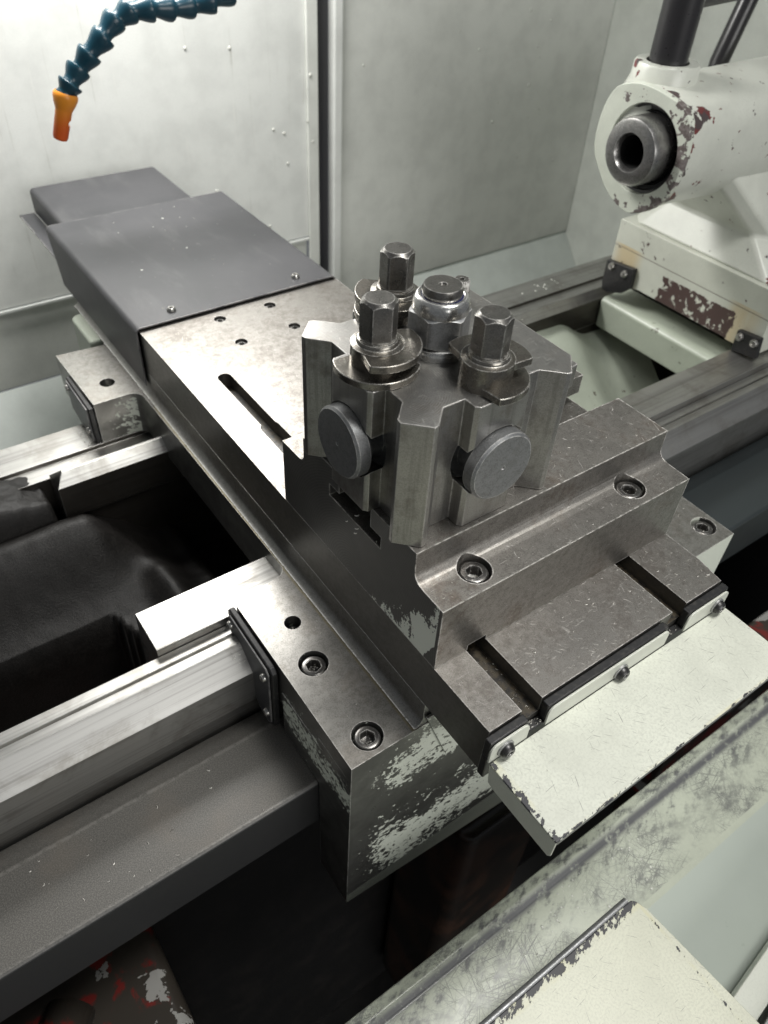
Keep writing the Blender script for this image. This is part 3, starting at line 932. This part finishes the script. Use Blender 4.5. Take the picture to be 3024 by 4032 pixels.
# ------------------------------------------------------------------ grey way covers
def cover(name, label, x0, x1, y0, y1, zt, zb, skirt_back, screws, r=0.006, t=0.0016):
    root = thing(name, label, 'way cover', ((x0 + x1) / 2, (y0 + y1) / 2, zb), 'grey way covers')
    out = [(x0, zb)] + [(x0, zt - r)] + arc(x0 + r, zt - r, r, 180, 90, 6)[1:] + arc(x1 - r, zt - r, r, 90, 0, 6) + [(x1, zb)]
    inn = [(x1 - t, zb)] + arc(x1 - r, zt - r, r - t, 0, 90, 6) + arc(x0 + r, zt - r, r - t, 90, 180, 6) + [(x0 + t, zb)]
    poly = out + inn
    bm = prism(poly, 'y', y0, y1)
    for v in bm.verts:
        if v.co.z < zb + 0.001 and v.co.y > y1 - 0.001:
            v.co.y -= skirt_back
    o = obj('cover_sheet', bm, 'cover', root, bevel=0.0004, ang=50)
    for x, y in screws:
        socket_screw('button_screw', root, (x, y, zt + 0.0040), 0.0048, 0.0042, 0.0020, mat='screw_pan', button=True)
    return root
c1 = cover('way_cover', 'wide dark grey sheet cover with two button screws over the slide end', -0.0038, 0.2290, 0.5275, 0.8020, 0.0040, -0.0615, 0.022, [(0.0415, 0.5440), (0.1870, 0.5445)])
c2 = cover('way_cover', 'narrower grey sheet cover sliding out behind the wide one', 0.0185, 0.1930, 0.60, 0.9440, -0.0035, -0.0350, 0.0, [])
obj('guide_strip', box(-0.002, 0.0180, 0.62, 0.944, -0.0365, -0.0350), 'cover', c2, bevel=0.0004)

# ------------------------------------------------------------------ TOOL BLOCK
tb = thing('tool_block', 'stepped steel riser block bolted across the cross slide under the tool post', 'tool block', (0.11, 0.147, 0.0))
prof = [(0.0533, 0.0004), (0.0533, 0.0560), (0.0715, 0.0565)] + arc(0.0740, 0.0645, 0.0078, -85, -8, 6)[1:] + [(0.0820, 0.0800),
        (0.1290, 0.0800), (0.1290, 0.0637), (0.1170, 0.0637), (0.1170, 0.0537), (0.1770, 0.0537), (0.1770, 0.0637), (0.1650, 0.0637), (0.1650, 0.0800),
        (0.2105, 0.0800)] + arc(0.2170, 0.0645, 0.0065, 180, 270, 6) + [(0.2404, 0.0575), (0.2404, 0.0004)]
cuts = [cyl_cut(0.0372, 0.0694, 0.0465, 0.09, 0.0112), cyl_cut(0.1791, 0.0699, 0.0465, 0.09, 0.0112), box(0.0270, 0.0425, 0.05, 0.062, -0.01, 0.0052)]
obj('block_body', prism(prof, 'x', 0.0, 0.2236), 'block', tb, bevel=0.0010, seg=1, cuts=cuts)
socket_screw('cap_screw', tb, (0.0372, 0.0694, 0.0545), 0.0094, 0.008, 0.0046, rot=0.4)
socket_screw('cap_screw', tb, (0.1791, 0.0699, 0.0545), 0.0094, 0.008, 0.0046, rot=0.1)

# ------------------------------------------------------------------ TOOL POST
CX, CY, ZB, ZT = 0.0545, 0.1465, 0.0803, 0.1680
tp = thing('tool_post', 'square quick change tool post with three hex cams and a big central nut', 'tool post', (CX, CY, ZB))
H = 0.0620
def side_profile():
    # one station, u along the face, w outward; symmetric
    a = [(-0.0492, H), (-0.0460, H - 0.0006), (-0.0345, H - 0.0118), (-0.0200, H - 0.0118), (-0.0200, H - 0.0035), (-0.0175, H - 0.0012)]
    return a + [(-u, w) for u, w in a[::-1]]
poly = []
sp_ = side_profile()
# front (-y), going left to right; then right side plain; back; left
for u, w in sp_:
    poly.append((CX + u, CY - w))
poly += [(CX + H, CY - 0.0492), (CX + H, CY + 0.0492)]
for u, w in sp_:
    poly.append((CX - u, CY + w))
for u, w in sp_:
    poly.append((CX - w, CY - u))
# clean order: front left->right, right side, back right->left, left top->bottom
poly = [(CX + u, CY - w) for u, w in sp_] + [(CX + H, CY - 0.0485), (CX + H, CY + 0.0485)] + [(CX - u, CY + w) for u, w in sp_] + [(CX - w, CY + (-u)) for u, w in sp_]
ZD = 0.1241
def bore(axis):
    r = 0.0235
    if axis == 'f':
        return rings((CX, CY - H - 0.01, ZD), (0, 1, 0), [(r, 0), (r, 0.030)], 48)
    if axis == 'b':
        return rings((CX, CY + H + 0.01, ZD), (0, -1, 0), [(r, 0), (r, 0.030)], 48)
    return rings((CX - H - 0.01, CY, ZD), (1, 0, 0), [(r, 0), (r, 0.030)], 48)
obj('post_body', prism(poly, 'z', ZB, ZT), 'steel_post', tp, bevel=0.0007, cuts=[bore('f'), bore('l'), bore('b')])
# T-bolts
for d in ((0, -1), (-1, 0), (0, 1)):
    dv = Vector((d[0], d[1], 0))
    c0 = Vector((CX, CY, ZD)) + dv * (H - 0.0205)
    bm = rings(c0, dv, [(0.0228, -0.002), (0.0228, 0.0020), (0.0205, 0.0021), (0.0205, 0.0040), (0.0150, 0.0042), (0.0150, 0.0165)], 48)
    tb_ = obj('draw_bolt', bm, 'blackened', tp, smooth='auto')
    bm = rings(c0, dv, [(0.0208, 0.0168), (0.0226, 0.0184), (0.0226, 0.0254), (0.0212, 0.0270), (0.0013, 0.0270), (0.0010, 0.0262)], 64)
    obj('bolt_head', bm, 'blackened', tb_, smooth='auto')


def cam_plate(c, R, rh, a0, a1, z0, z1, trans=34):
    pts = []
    n = 40
    for i in range(n + 1):
        a = math.radians(a0 + (a1 - a0) * i / n)
        pts.append((c[0] + R * math.cos(a), c[1] + R * math.sin(a)))
    def blend(sgn, a_start):
        out = []
        for i in range(1, 11):
            t = i / 10
            r = rh + (R - rh) * (1 - t) ** 2.4
            a = math.radians(a_start + sgn * trans * t)
            out.append((c[0] + r * math.cos(a), c[1] + r * math.sin(a)))
        return out
    pts += blend(1, a1)
    s0, s1 = a1 + trans, a0 + 360 - trans
    m_ = 24
    for i in range(1, m_):
        a = math.radians(s0 + (s1 - s0) * i / m_)
        pts.append((c[0] + rh * math.cos(a), c[1] + rh * math.sin(a)))
    pts += blend(-1, a0)[::-1]
    return prism(pts, 'z', z0, z1)


def hex_chamfer(o, ap, h, k=0.55, rtop=0.92, rot=0.0, n=48, bottom=False):
    hx = hexr(ap, rot)
    rt = ap * rtop
    rs = []
    if bottom:
        rs += [(rt, 0), lambda t: (hx(t), max(0.0, (hx(t) - rt) * k))]
    else:
        rs += [lambda t: (hx(t), 0)]
    rs += [lambda t: (hx(t), h - max(0.0, (hx(t) - rt) * k)), (rt, h), (rt * 0.93, h)]
    return rings(o, (0, 0, 1), rs, n)


def cam_clamp(c, lo, hi, rot):
    x, y = c
    hub = obj('cam_clamp', rings((x, y, ZT), (0, 0, 1), [(0.0150, 0), (0.0150, 0.0158), (0.0135, 0.0160), (0.0120, 0.0166), (0.0118, 0.0180), (0.0112, 0.0188), (0.0100, 0.0190), (0.0100, 0.0200)], 48), 'steel_cam', tp, smooth='auto')
    obj('lower_plate', cam_plate(c, 0.0246, 0.0148, lo[0], lo[1], ZT + 0.0002, ZT + 0.0048), 'steel_cam', hub, bevel=0.0006)
    obj('upper_plate', cam_plate(c, 0.0246, 0.0148, hi[0], hi[1], ZT + 0.0108, ZT + 0.0154), 'steel_cam', hub, bevel=0.0006)
    obj('hex_post', hex_chamfer((x, y, ZT + 0.0200), 0.0092, 0.0222, 1.0, 0.86, rot), 'steel_hex', hub, smooth='auto')


A_ = 0.0427
cam_clamp((CX, CY - A_), (-112, 40), (-32, 112), 0.10)
cam_clamp((CX - A_, CY), (152, 318), (226, 368), -0.12)
cam_clamp((CX, CY + A_), (20, 190), (110, 262), 0.05)
# central nut
nut = obj('lock_nut', hex_chamfer((CX, CY, ZT + 0.0062), 0.0160, 0.0185, 0.60, 0.98, -0.05, bottom=True), 'blackened', tp, smooth='auto')
obj('washer', rings((CX, CY, ZT), (0, 0, 1), [(0.0192, 0.0001), (0.0192, 0.0040), (0.0180, 0.0056), (0.0165, 0.0060)], 48), 'steel_bright', nut, smooth='auto')
obj('collar', rings((CX, CY, ZT + 0.0235), (0, 0, 1), [(0.0160, 0), (0.0163, 0.0015), (0.0163, 0.0060), (0.0155, 0.0085), (0.0140, 0.0098), (0.0126, 0.0098), (0.0118, 0.0088)], 48), 'steel_bright', nut, smooth=True)
obj('nylon_ring', rings((CX, CY, ZT + 0.0315), (0, 0, 1), [(0.0122, 0), (0.0122, 0.0012), (0.0110, 0.0014)], 40), 'nylon', nut, smooth='auto')
obj('stud', rings((CX, CY, ZT + 0.028), (0, 0, 1), [(0.0112, 0), (0.0112, 0.0062), (0.0116, 0.0066), (0.0116, 0.0084), (0.0108, 0.0108), (0.0022, 0.0108), (0.0016, 0.0094)], 40), 'steel_hex', nut, smooth='auto')
# knurled height screw at the back corner and stop lug on the right face
def knr(r):
    return lambda t, r=r: (r * (1 + 0.035 * math.cos(30 * t)), 0)
kn = [(0.0040, 0)] + [(lambda t, h=h, r=r: (r * (1 + 0.04 * math.cos(28 * t)), h)) for r, h in ((0.0050, 0.002), (0.0054, 0.003), (0.0054, 0.0125))] + [(0.0046, 0.0138), (0.0016, 0.0138), (0.0014, 0.0120)]
obj('knurled_screw', rings((0.1020, 0.1835, ZT), (0, 0, 1), kn, 112), 'steel_hex', tp, smooth='auto')
obj('stop_lug', prism([(CX + H + 0.0002, 0.0960), (CX + H + 0.0075, 0.0975), (CX + H + 0.0075, 0.1120), (CX + H + 0.0002, 0.1120)], 'z', 0.1440, 0.1600), 'steel_post', tp, bevel=0.0008)

# ------------------------------------------------------------------ TAILSTOCK
ts = thing('tailstock', 'white painted tailstock with chipped flange and bored steel quill', 'tailstock', (0.8, 0.37, -0.085))
FL = [(0.4302, 0.1872), (0.4094, 0.1949), (0.3885, 0.1956), (0.3621, 0.1917), (0.3464, 0.1879), (0.3351, 0.1800), (0.3300, 0.1661), (0.3282, 0.1492),
      (0.3284, 0.1313), (0.3308, 0.1144), (0.3375, 0.0987), (0.3519, 0.0841), (0.3690, 0.0740), (0.3813, 0.0715), (0.3990, 0.0760), (0.4170, 0.0870), (0.4310, 0.1020), (0.4443, 0.1191),
      (0.4462, 0.1404), (0.4440, 0.1608), (0.4380, 0.1770)]
fc = (0.3872, 0.1350)
def flp(s, dz=0.0):
    return [(fc[0] + (y - fc[0]) * s, fc[1] + (z - fc[1]) * s + dz) for y, z in FL]
def smooth_poly(p, it=2):
    for _ in range(it):
        o = []
        for i in range(len(p)):
            a, b = p[i], p[(i + 1) % len(p)]
            o += [(a[0] * .75 + b[0] * .25, a[1] * .75 + b[1] * .25), (a[0] * .25 + b[0] * .75, a[1] * .25 + b[1] * .75)]
        p = o
    return p
def loft_x(sections, cap=True):
    bm = bmesh.new()
    R = [[bm.verts.new((x, y, z)) for y, z in poly] for x, poly in sections]
    n = len(R[0])
    for a, b in zip(R, R[1:]):
        for k in range(n):
            j = (k + 1) % n
            bm.faces.new((a[k], a[j], b[j], b[k]))
    bm.faces.new(R[0][::-1])
    bm.faces.new(R[-1])
    return bm
qc = (0.381, 0.1375)
cuts = [rings((0.50, qc[0], qc[1]), (1, 0, 0), [(0.0440, 0), (0.0440, 0.06)], 56)]
fl_sm = lambda s, dz=0.0: smooth_poly(flp(s, dz), 1)
obj('flange', loft_x([(0.515, fl_sm(1.005)), (0.5230, fl_sm(1.015))]), 'flange', ts, bevel=0.0010, ang=50, cuts=[rings((0.50, qc[0], qc[1]), (1, 0, 0), [(0.0440, 0), (0.0440, 0.06)], 56)])
obj('barrel', loft_x([(0.5235, fl_sm(0.98)), (0.56, fl_sm(0.985)), (0.62, fl_sm(1.03)), (0.70, fl_sm(1.07, -0.002)), (0.95, fl_sm(1.12, -0.004)), (1.10, fl_sm(1.12, -0.004))]), 'tail', ts, smooth='auto',
    cuts=[rings((0.50, qc[0], qc[1]), (1, 0, 0), [(0.0445, 0), (0.0445, 0.07)], 56)])
obj('bore_ring', rings((0.5205, qc[0], qc[1]), (1, 0, 0), [(0.0436, 0), (0.0436, 0.045), (0.0338, 0.045), (0.0338, 0.006), (0.0360, 0.003), (0.0370, 0.006), (0.0405, 0.006), (0.0410, 0.001), (0.0436, 0.0)], 56, cap0=False, cap1=False), 'rubber', ts, smooth='auto')
quill = obj('quill', rings((0.495, qc[0], qc[1]), (1, 0, 0), [(0.0158, 0.085), (0.0164, 0.005), (0.0192, 0.0), (0.0296, 0.0), (0.0322, 0.0012), (0.0336, 0.0050), (0.0336, 0.10)], 64), 'quill', ts, smooth='auto')
obj('taper_bore', rings((0.4975, qc[0], qc[1]), (1, 0, 0), [(0.0159, 0.003), (0.0154, 0.08)], 48, cap0=False), 'hole', quill, smooth='auto')
# clamp boss with the dark lever post
bc = (0.562, 0.412)
obj('boss', rings((bc[0], bc[1], 0.150), (0, 0, 1), [(0.046, 0.0), (0.0400, 0.030), (0.0345, 0.044), (0.0335, 0.0570), (0.0320, 0.0590), (0.0222, 0.0590), (0.0215, 0.050)], 48), 'tail', ts, smooth='auto')
lv = obj('clamp_lever', tube([(bc[0], bc[1], 0.195), (bc[0], bc[1], 0.26), (bc[0], bc[1], 0.46)], 0.0198, 28), 'tube', ts, smooth='auto')
obj('cross_bar', tube([(bc[0] + 0.01, bc[1] + 0.012, 0.2965), (0.64, 0.45, 0.2520), (0.80, 0.452, 0.2590)], 0.0085, 20), 'tube', lv, smooth='auto')
obj('lever_rod', tube([(0.775, 0.495, 0.10), (0.787, 0.50, 0.169), (0.8072, 0.50, 0.2327), (0.84, 0.502, 0.33)], 0.0118, 20), 'tube', lv, smooth='auto')
# base, pedestal
bm = bmesh.new()
add_box(bm, 0.650, 1.05, 0.240, 0.4830, -0.0800, -0.0005)
obj('tail_base', bm, 'tailbase', ts, bevel=0.0035, seg=3, cuts=[box(0.60, 0.690, 0.285, 0.430, -0.10, -0.0785)])
secs = [(-0.0010, 0.6560, 1.04, 0.2500, 0.4800), (0.006, 0.660, 1.03, 0.256, 0.476), (0.036, 0.676, 1.02, 0.296, 0.455), (0.110, 0.605, 1.04, 0.335, 0.440)]
bm = bmesh.new()
R_ = []
for z, xa, xb, ya, yb in secs:
    c_ = 0.018
    p = [(xa + c_, ya), (xb - c_, ya), (xb, ya + c_), (xb, yb - c_), (xb - c_, yb), (xa + c_, yb), (xa, yb - c_), (xa, ya + c_)]
    R_.append([bm.verts.new((x, y, z)) for x, y in p])
for a, b in zip(R_, R_[1:]):
    for k in range(8):
        j = (k + 1) % 8
        bm.faces.new((a[k], a[j], b[j], b[k]))
bm.faces.new(R_[0][::-1]); bm.faces.new(R_[-1])
obj('pedestal', bm, 'tail', ts, bevel=0.007, seg=4, ang=12)
def ts_wiper(poly, screws):
    w = obj('way_wiper', prism(poly, 'x', 0.6420, 0.6497), 'rubber', ts, bevel=0.001)
    for y, z in screws:
        obj('screw', rings((0.6420, y, z), (-1, 0, 0), [(0.0052, 0), (0.0052, 0.001), (0.0040, 0.0035), (0.0018, 0.0044)], 20), 'screw_pan', w, smooth='auto')
ts_wiper([(0.4830, -0.0560), (0.4365, -0.0510), (0.4350, -0.0780), (0.4470, -0.0900), (0.4700, -0.0985), (0.4800, -0.0985), (0.4830, -0.0850)], [(0.4725, -0.0610), (0.4490, -0.0625)])
ts_wiper([(0.2690, -0.0570), (0.2380, -0.0540), (0.2345, -0.0800), (0.2680, -0.0845)], [(0.2630, -0.0635), (0.2430, -0.0620)])

# ------------------------------------------------------------------ COOLANT HOSE
hs = thing('coolant_hose', 'blue segmented coolant hose with orange nozzle hanging above the grey covers', 'coolant hose', (0.10, 0.75, 0.16))
HP = [(0.0376, 0.1536), (0.0452, 0.1625), (0.0567, 0.1740), (0.0697, 0.1878), (0.0868, 0.2015), (0.1030, 0.2140), (0.1190, 0.2220), (0.1401, 0.2235), (0.1630, 0.2215), (0.1856, 0.2225), (0.2085, 0.2262), (0.2316, 0.2310), (0.2540, 0.2370), (0.2760, 0.2440)]
def P3(p): return Vector((p[0], 0.75, p[1]))
for i in range(len(HP) - 1):
    a, b = P3(HP[i]), P3(HP[i + 1])
    d = a - b
    L_ = d.length
    ty = 0.16 * math.sin(i * 1.9)
    bm = rings(a, -d + Vector((0, ty * L_, 0)), [(0.0072, -0.006), (0.0090, -0.003), (0.0092, 0.000), (0.0085, L_ * 0.16), (0.0082, L_ * 0.30), (0.0090, L_ * 0.46), (0.0108, L_ * 0.70), (0.0121, L_ * 0.88), (0.0126, L_ * 1.02), (0.0126, L_ * 1.12), (0.0119, L_ * 1.17), (0.0108, L_ * 1.16), (0.0100, L_ * 1.02)], 28)
    obj('segment', bm, 'hose', hs, smooth='auto')
a, b = P3((0.0395, 0.1560)), P3((0.0228, 0.1115))
d = (b - a).normalized()
L_ = (b - a).length
bm = rings(a, d, [(0.0098, 0.002), (0.0110, 0.000), (0.0124, 0.002), (0.0126, 0.005), (0.0110, 0.011), (0.0092, 0.0155), (0.0084, 0.018), (0.0078, L_ - 0.004), (0.0068, L_ - 0.001), (0.0040, L_)], 32)
cut = rings(a + d * (L_ - 0.016) + Vector((0.0090, -0.004, 0)), (0.3, 1, 0), [(0.0034, -0.02), (0.0034, 0.02)], 20)
obj('nozzle', bm, 'nozzle', hs, smooth='auto', cuts=[cut])

# ------------------------------------------------------------------ DOOR BRACKET (lower right)
br = thing('bracket_plate', 'cream bracket plate with worn black edge at the lower right corner', 'bracket', (0.1010, -0.0935, -0.2))
obj('plate', prism([(0.1010, -0.0965), (0.0985, -0.0938), (-0.40, -0.0935), (-0.40, -0.30), (0.1180, -0.30), (0.1040, -0.1050)], 'z', -0.2016, -0.2000), 'bracket', br, bevel=0.0007)
obj('rolled_edge', tube([(-0.40, -0.0920, -0.2030), (0.0960, -0.0920, -0.2030)], 0.0030, 16), 'blackened', br, smooth='auto')
rl = thing('door_rail', 'dark edged rail at the bottom right corner below the cream bracket', 'rail', (0.2, -0.18, -0.28))
obj('rail_strip', prism([(0.114, -0.186), (0.40, -0.1540), (0.40, -0.175), (0.114, -0.207)], 'z', -0.300, -0.275), 'cream', rl, bevel=0.001)
obj('rail_channel', prism([(0.105, -0.212), (0.40, -0.178), (0.40, -0.30), (0.105, -0.30)], 'z', -0.300, -0.270), 'blackened', rl, bevel=0.001)

# ------------------------------------------------------------------ loose swarf and dried droplets
def add_chip(bm, p, n, s):
    u, v, w = basis(n)
    a = random.uniform(0, 6.28)
    e1 = u * math.cos(a) + v * math.sin(a)
    e2 = w.cross(e1)
    k = random.uniform(1.0, 3.2)
    m_ = 5
    top = []
    for i in range(m_ + 1):
        t = i / m_
        ang = k * (t - 0.5)
        c = p + (e1 * math.sin(ang) + e2 * (1 - math.cos(ang))) * (s / max(k, .5)) + w * (s * 0.05 + s * 0.12 * t)
        wd = w * (s * 0.20) + e2 * (s * random.uniform(0.05, 0.18))
        top.append((bm.verts.new(c), bm.verts.new(c + wd)))
    for (a1, b1), (a2, b2) in zip(top, top[1:]):
        bm.faces.new((a1, a2, b2, b1))
bm = bmesh.new()
def scatter(n, x0, x1, y0, y1, z, smin, smax, nrm=(0, 0, 1)):
    for _ in range(n):
        add_chip(bm, Vector((random.uniform(x0, x1), random.uniform(y0, y1), z)), nrm, random.uniform(smin, smax))
scatter(60, 0.045, 0.165, 0.002, 0.05, 0.0002, 0.0006, 0.0026)
scatter(26, 0.184, 0.218, 0.002, 0.05, 0.0002, 0.0010, 0.0032)
scatter(14, 0.002, 0.025, 0.002, 0.05, 0.0001, 0.0006, 0.0020)
scatter(34, -0.29, -0.10, 0.104, 0.160, -0.1598, 0.0008, 0.0032)
scatter(40, 0.004, 0.22, 0.085, 0.13, 0.0801, 0.0006, 0.0022)
scatter(22, 0.004, 0.22, 0.056, 0.070, 0.0566, 0.0006, 0.0018)
scatter(40, 0.028, 0.042, 0.002, 0.05, -0.0134, 0.0008, 0.0025)
scatter(30, 0.030, 0.042, -0.0055, -0.001, -0.0188, 0.0008, 0.0022)
scatter(24, 0.160, 0.176, -0.0055, -0.001, -0.0188, 0.0008, 0.0022)
scatter(30, -0.010, 0.045, 0.118, 0.160, 0.0540, 0.0012, 0.0045)
scatter(34, -0.055, -0.01, 0.06, 0.22, -0.0695, 0.0005, 0.0018)
scatter(12, 0.27, 0.345, 0.06, 0.11, -0.0695, 0.0006, 0.0022)
scatter(30, -0.078, -0.068, 0.186, 0.222, -0.0935, 0.0008, 0.003)
scatter(34, -0.076, -0.066, 0.536, 0.575, -0.1188, 0.001, 0.004)
scatter(40, 0.01, 0.22, 0.33, 0.52, 0.0001, 0.0005, 0.0018)
scatter(14, 0.01, 0.22, 0.56, 0.79, 0.0041, 0.0006, 0.0022)
scatter(18, 0.03, 0.12, 0.09, 0.21, 0.1681, 0.0004, 0.0014)
for hx_, hy_, hz_ in ((0.0372, 0.0694, 0.0500), (0.1791, 0.0699, 0.0500), (-0.0363, 0.1415, -0.0775), (-0.0366, 0.0703, -0.0765), (0.3359, 0.0767, -0.0765), (-0.0300, 0.1826, -0.0805)):
    for _ in range(16):
        add_chip(bm, Vector((hx_ + random.uniform(-.003, .003), hy_ + random.uniform(-.003, .003), hz_)), (random.uniform(-.5, .5), random.uniform(-.5, .5), 1), random.uniform(0.0008, 0.0022))
sw = obj('swarf', bm, 'swarf', None, normals=False)
stuff(sw, 'tiny bright curled metal chips strewn over the slide and guard', 'metal chips')

bm = bmesh.new()
def drop(p, n, r):
    u, v, w = basis(n)
    add_rings(bm, p, n, [(r, -r * 0.05), (r * 0.92, r * 0.22), (r * 0.6, r * 0.45), (r * 0.2, r * 0.55)], 10)
for _ in range(26):
    drop((random.uniform(0.56, 1.14), 1.0 - 0.0, random.uniform(-0.30, 0.16)), (0, -1, 0), random.choice((0.0010, 0.0014, 0.002, 0.0030)))
for _ in range(5):
    drop((random.gauss(0.474, 0.008), 0.994, random.uniform(-0.2, 0.10)), (0, -1, 0), random.choice((0.0012, 0.002, 0.0034)))
for _ in range(8):
    drop((random.uniform(0.28, 0.47), 1.0, random.uniform(-0.2, 0.16)), (0, -1, 0), random.choice((0.001, 0.0016, 0.0026)))
for _ in range(12):
    drop((random.uniform(0.56, 0.64), random.uniform(0.537, 0.57), -0.119), (0, 0, 1), random.choice((0.001, 0.0016)))
for _ in range(60):
    drop((random.uniform(0.03, 0.2), random.uniform(-0.092, -0.040), -0.3063), (0, 0, 1), random.choice((0.0007, 0.001, 0.0014)))
for _ in range(7):
    drop((random.uniform(0.02, 0.21), random.uniform(0.56, 0.78), 0.0040), (0, 0, 1), random.choice((0.0006, 0.0008, 0.0013)))
dr = obj('droplets', bm, 'drop', None, smooth=True)
stuff(dr, 'small dried coolant droplets speckled over panels and tray', 'droplets')
